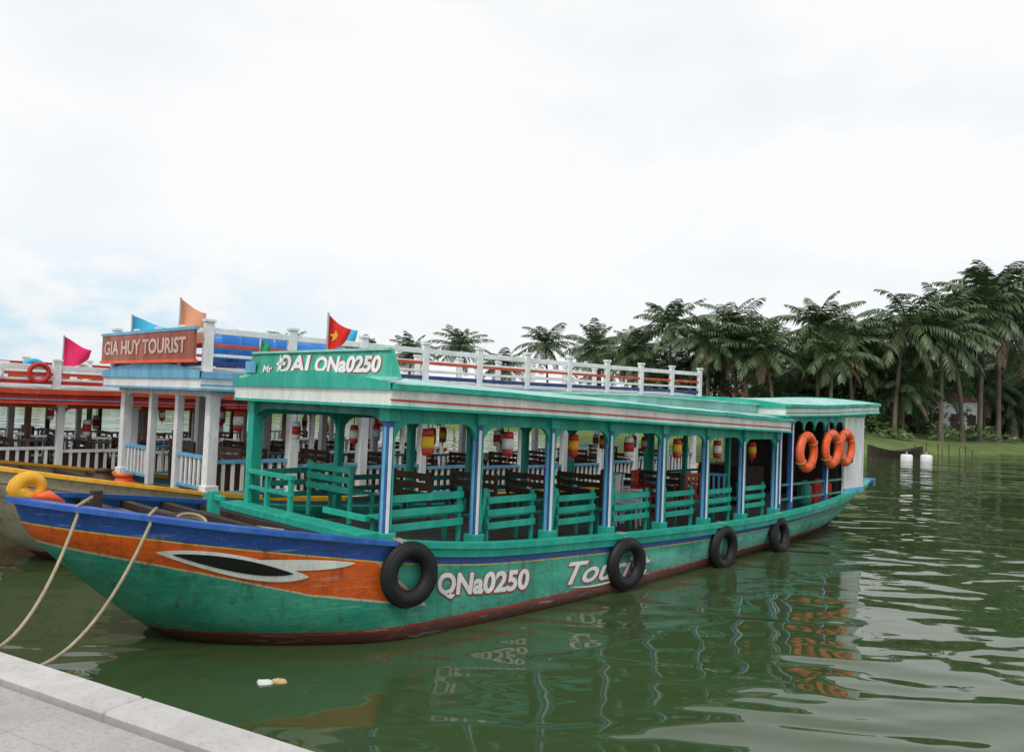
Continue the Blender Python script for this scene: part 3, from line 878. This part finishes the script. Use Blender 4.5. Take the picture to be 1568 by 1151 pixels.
for i,(X,Y,zt_) in enumerate(plist):
    me,h=PM[i%5]; o=bpy.data.objects.new('coconut_palm',me); COL.objects.link(o)
    k=(zt_-1.0)/(h+2.9); w_=max(k,.9)*(1.06 if X>10 else 1); o.location=(X,max(Y,fn(X)+5),1.0); o.scale=(w_,w_,k); o.rotation_euler=(0,0,rnd.uniform(0,6.28))
for i in range(85):
    X=rnd.uniform(11,75); Y=fn(X)+rnd.uniform(8,32)
    j=rnd.choice((0,2,4,5,5,6,6)); me,h=PM[j]; o=bpy.data.objects.new('coconut_palm',me); COL.objects.link(o)
    k=rnd.uniform(.76,.98)+max(0,(X-30)*.004); o.location=(X,Y,1.0); o.scale=(k,k,k*(1 if j>4 else .85)); o.rotation_euler=(0,0,rnd.uniform(0,6.28))

mb=MB('riverbank_undergrowth')
for c in range(360):
    if c<290: X=rnd.uniform(8,85)
    else: X=rnd.uniform(-110,10)
    Y=fn(X)+rnd.uniform(11,32); R0=rnd.uniform(1.2,3.0); H0=rnd.uniform(1.5,5.5)
    if rnd.random()<.15: Y=fn(X)+rnd.uniform(4,9); R0*=.6; H0*=.35
    nl=int(75*R0); mt=dryleaf if (rnd.random()<.08) else bushleaf
    for k in range(nl):
        a=rnd.uniform(0,6.28); e=rnd.random(); r=R0*math.sqrt(rnd.random())
        z=1.2+H0*e*math.sqrt(max(.05,1-(r/R0)**2))*rnd.uniform(.8,1.25)
        p=Vector((X+r*math.cos(a),Y+r*math.sin(a),z)); s_=rnd.uniform(.14,.42)
        u=Vector((rnd.uniform(-1,1),rnd.uniform(-1,1),rnd.uniform(-.8,.8))).normalized(); w=u.orthogonal().normalized()
        mb.add([p-u*s_,p-w*s_*.45,p+u*s_,p+w*s_*.45],[(0,1,2,3)],mt)
mb.done()

def house(x,y,w,d,h,rz):
    e=empty('riverside_house',(x,y,1.4),rz)
    mb=MB('walls',e); mb.box((0,0,h/2),(w,d,h),white); mb.done()
    mb=MB('roof',e); rf=paint('clay_tile_roof',(.28,.09,.05),.8,.5)
    vs=[(-w/2-.4,-d/2-.5,h),(w/2+.4,-d/2-.5,h),(w/2+.4,d/2+.5,h),(-w/2-.4,d/2+.5,h),(-w/2-.4,0,h+1.5),(w/2+.4,0,h+1.5)]
    mb.add(vs,[(0,1,5,4),(2,3,4,5),(0,4,3),(1,2,5)],rf); mb.done()
    mb=MB('door_and_windows',e)
    mb.box((0,-d/2-.02,1.05),(1,.06,2.1),wood)
    for q in(-.32,.32): mb.box((q*w,-d/2-.02,1.5),(1.1,.06,1.1),dwood)
    mb.done()
house(45,84.5,7,5,3.4,.3); house(30,100,7,5,3,-.2)

def sampan(x,y,rz,L=5):
    mb=MB('small_rowing_boat'); R=Matrix.Rotation(rz,3,'Z'); vs=[];fs=[];n=14
    for i in range(n+1):
        t=i/n*2-1; hw=.6*(1-abs(t)**2.6)**.8+.02; zt=.5+.4*t*t
        for (yy,zz) in((-hw,zt),(-hw*.6,-.1),(hw*.6,-.1),(hw,zt),(hw*.85,zt-.02),(hw*.5,.1),(-hw*.5,.1),(-hw*.85,zt-.02)):
            vs.append(Vector((x,y,0))+R@Vector((t*L/2,yy,zz)))
    for i in range(n):
        for k in range(8): k2=(k+1)%8; fs.append((i*8+k,i*8+k2,(i+1)*8+k2,(i+1)*8+k))
    mb.add(vs,fs,dwood)
    for q in(-.5,0,.5): mb.box(Vector((x,y,.42))+R@Vector((q*L/2,0,0)),(.2,.95,.04),deckm,R)
    mb.done()
sampan(27.0,55.8,.2,4.4)
for X,Y in((25.8,51.8),(27.4,52.4)):
    mb=MB('mooring_float'); mb.lathe((X,Y,-.05),[(.001,-.3),(.3,-.28),(.36,-.2),(.36,.42),(.3,.5),(.001,.52)],white,18)
    mb.tube([(X,Y,.45),(X,Y,.62)],.05,steel,6); mb.done(smooth=True)
rs=random.Random(9)
mb=MB('fish_trap_stakes')
for i in range(9):
    X=rs.uniform(29,40); Y=fn(X)-rs.uniform(.3,2); mb.tube([(X,Y,-.3),(X+rs.uniform(-.15,.15),Y,rs.uniform(.4,1.1))],.035,wood,5)
mb.done()

# ============================================================ SKY
w=bpy.data.worlds.new('World'); sc.world=w; w.use_nodes=True
t=NT(w); bg=w.node_tree.nodes['Background']
sk=t.n('ShaderNodeTexSky'); sk.sky_type='NISHITA'; sk.sun_disc=False
SUN_EL=rad(52); SUN_AZ=rad(200)
sk.sun_elevation=SUN_EL; sk.sun_rotation=SUN_AZ; sk.air_density=1; sk.dust_density=2
tc=t.n('ShaderNodeTexCoord'); sp=t.n('ShaderNodeSeparateXYZ'); t.l(tc.outputs['Generated'],sp.inputs[0])
mp=t.n('ShaderNodeMapping'); mp.inputs['Scale'].default_value=(1,1,2.2); t.l(tc.outputs['Generated'],mp.inputs[0])
nz=t.noise(mp.outputs[0],1.7,6,.52); nz2=t.noise(mp.outputs[0],9.0,5,.55)
cloud=t.mix(t.ramp(nz,.36,.6),(8.0,8.4,8.75),(9.5,9.55,9.6))
low=t.ramp(sp.outputs[2],.18,.07); left=t.ramp(sp.outputs[0],-.08,-.4)
gap=t.m('MULTIPLY',t.m('MULTIPLY',low,left),t.ramp(nz2,.6,.46))
bluec=t.mix(.15,(6.0,8.3,9.7),sk.outputs[0])
colr=t.mix(t.m('MULTIPLY',gap,.85),cloud,bluec)
grey=t.m('MULTIPLY',t.ramp(sp.outputs[0],.1,.55),t.ramp(nz,.62,.38))
colr=t.mix(t.m('MULTIPLY',grey,.8),colr,(7.1,7.8,8.25))
fin=t.mix(.94,sk.outputs[0],colr)
t.l(fin,bg.inputs[0]); bg.inputs[1].default_value=.108

sd=bpy.data.lights.new('sun','SUN'); sd.energy=1.5; sd.angle=rad(12); sd.color=(1,.96,.9)
so=bpy.data.objects.new('sun',sd); COL.objects.link(so)
dv=Vector((math.sin(SUN_AZ)*math.cos(SUN_EL),math.cos(SUN_AZ)*math.cos(SUN_EL),math.sin(SUN_EL)))
so.rotation_euler=dv.to_track_quat('Z','Y').to_euler(); so.location=(0,-5,20)

# ============================================================ CAMERA
cd=bpy.data.cameras.new('camera'); cam=bpy.data.objects.new('camera',cd); COL.objects.link(cam)
cd.sensor_width=36; cd.lens=28.0; cd.clip_end=6000; cd.clip_start=.05
M=Matrix.Translation((0,0,2.7))@Matrix.Rotation(rad(92.0),4,'X')@Matrix.Rotation(rad(2.3),4,'Z')
cam.matrix_world=M
sc.camera=cam
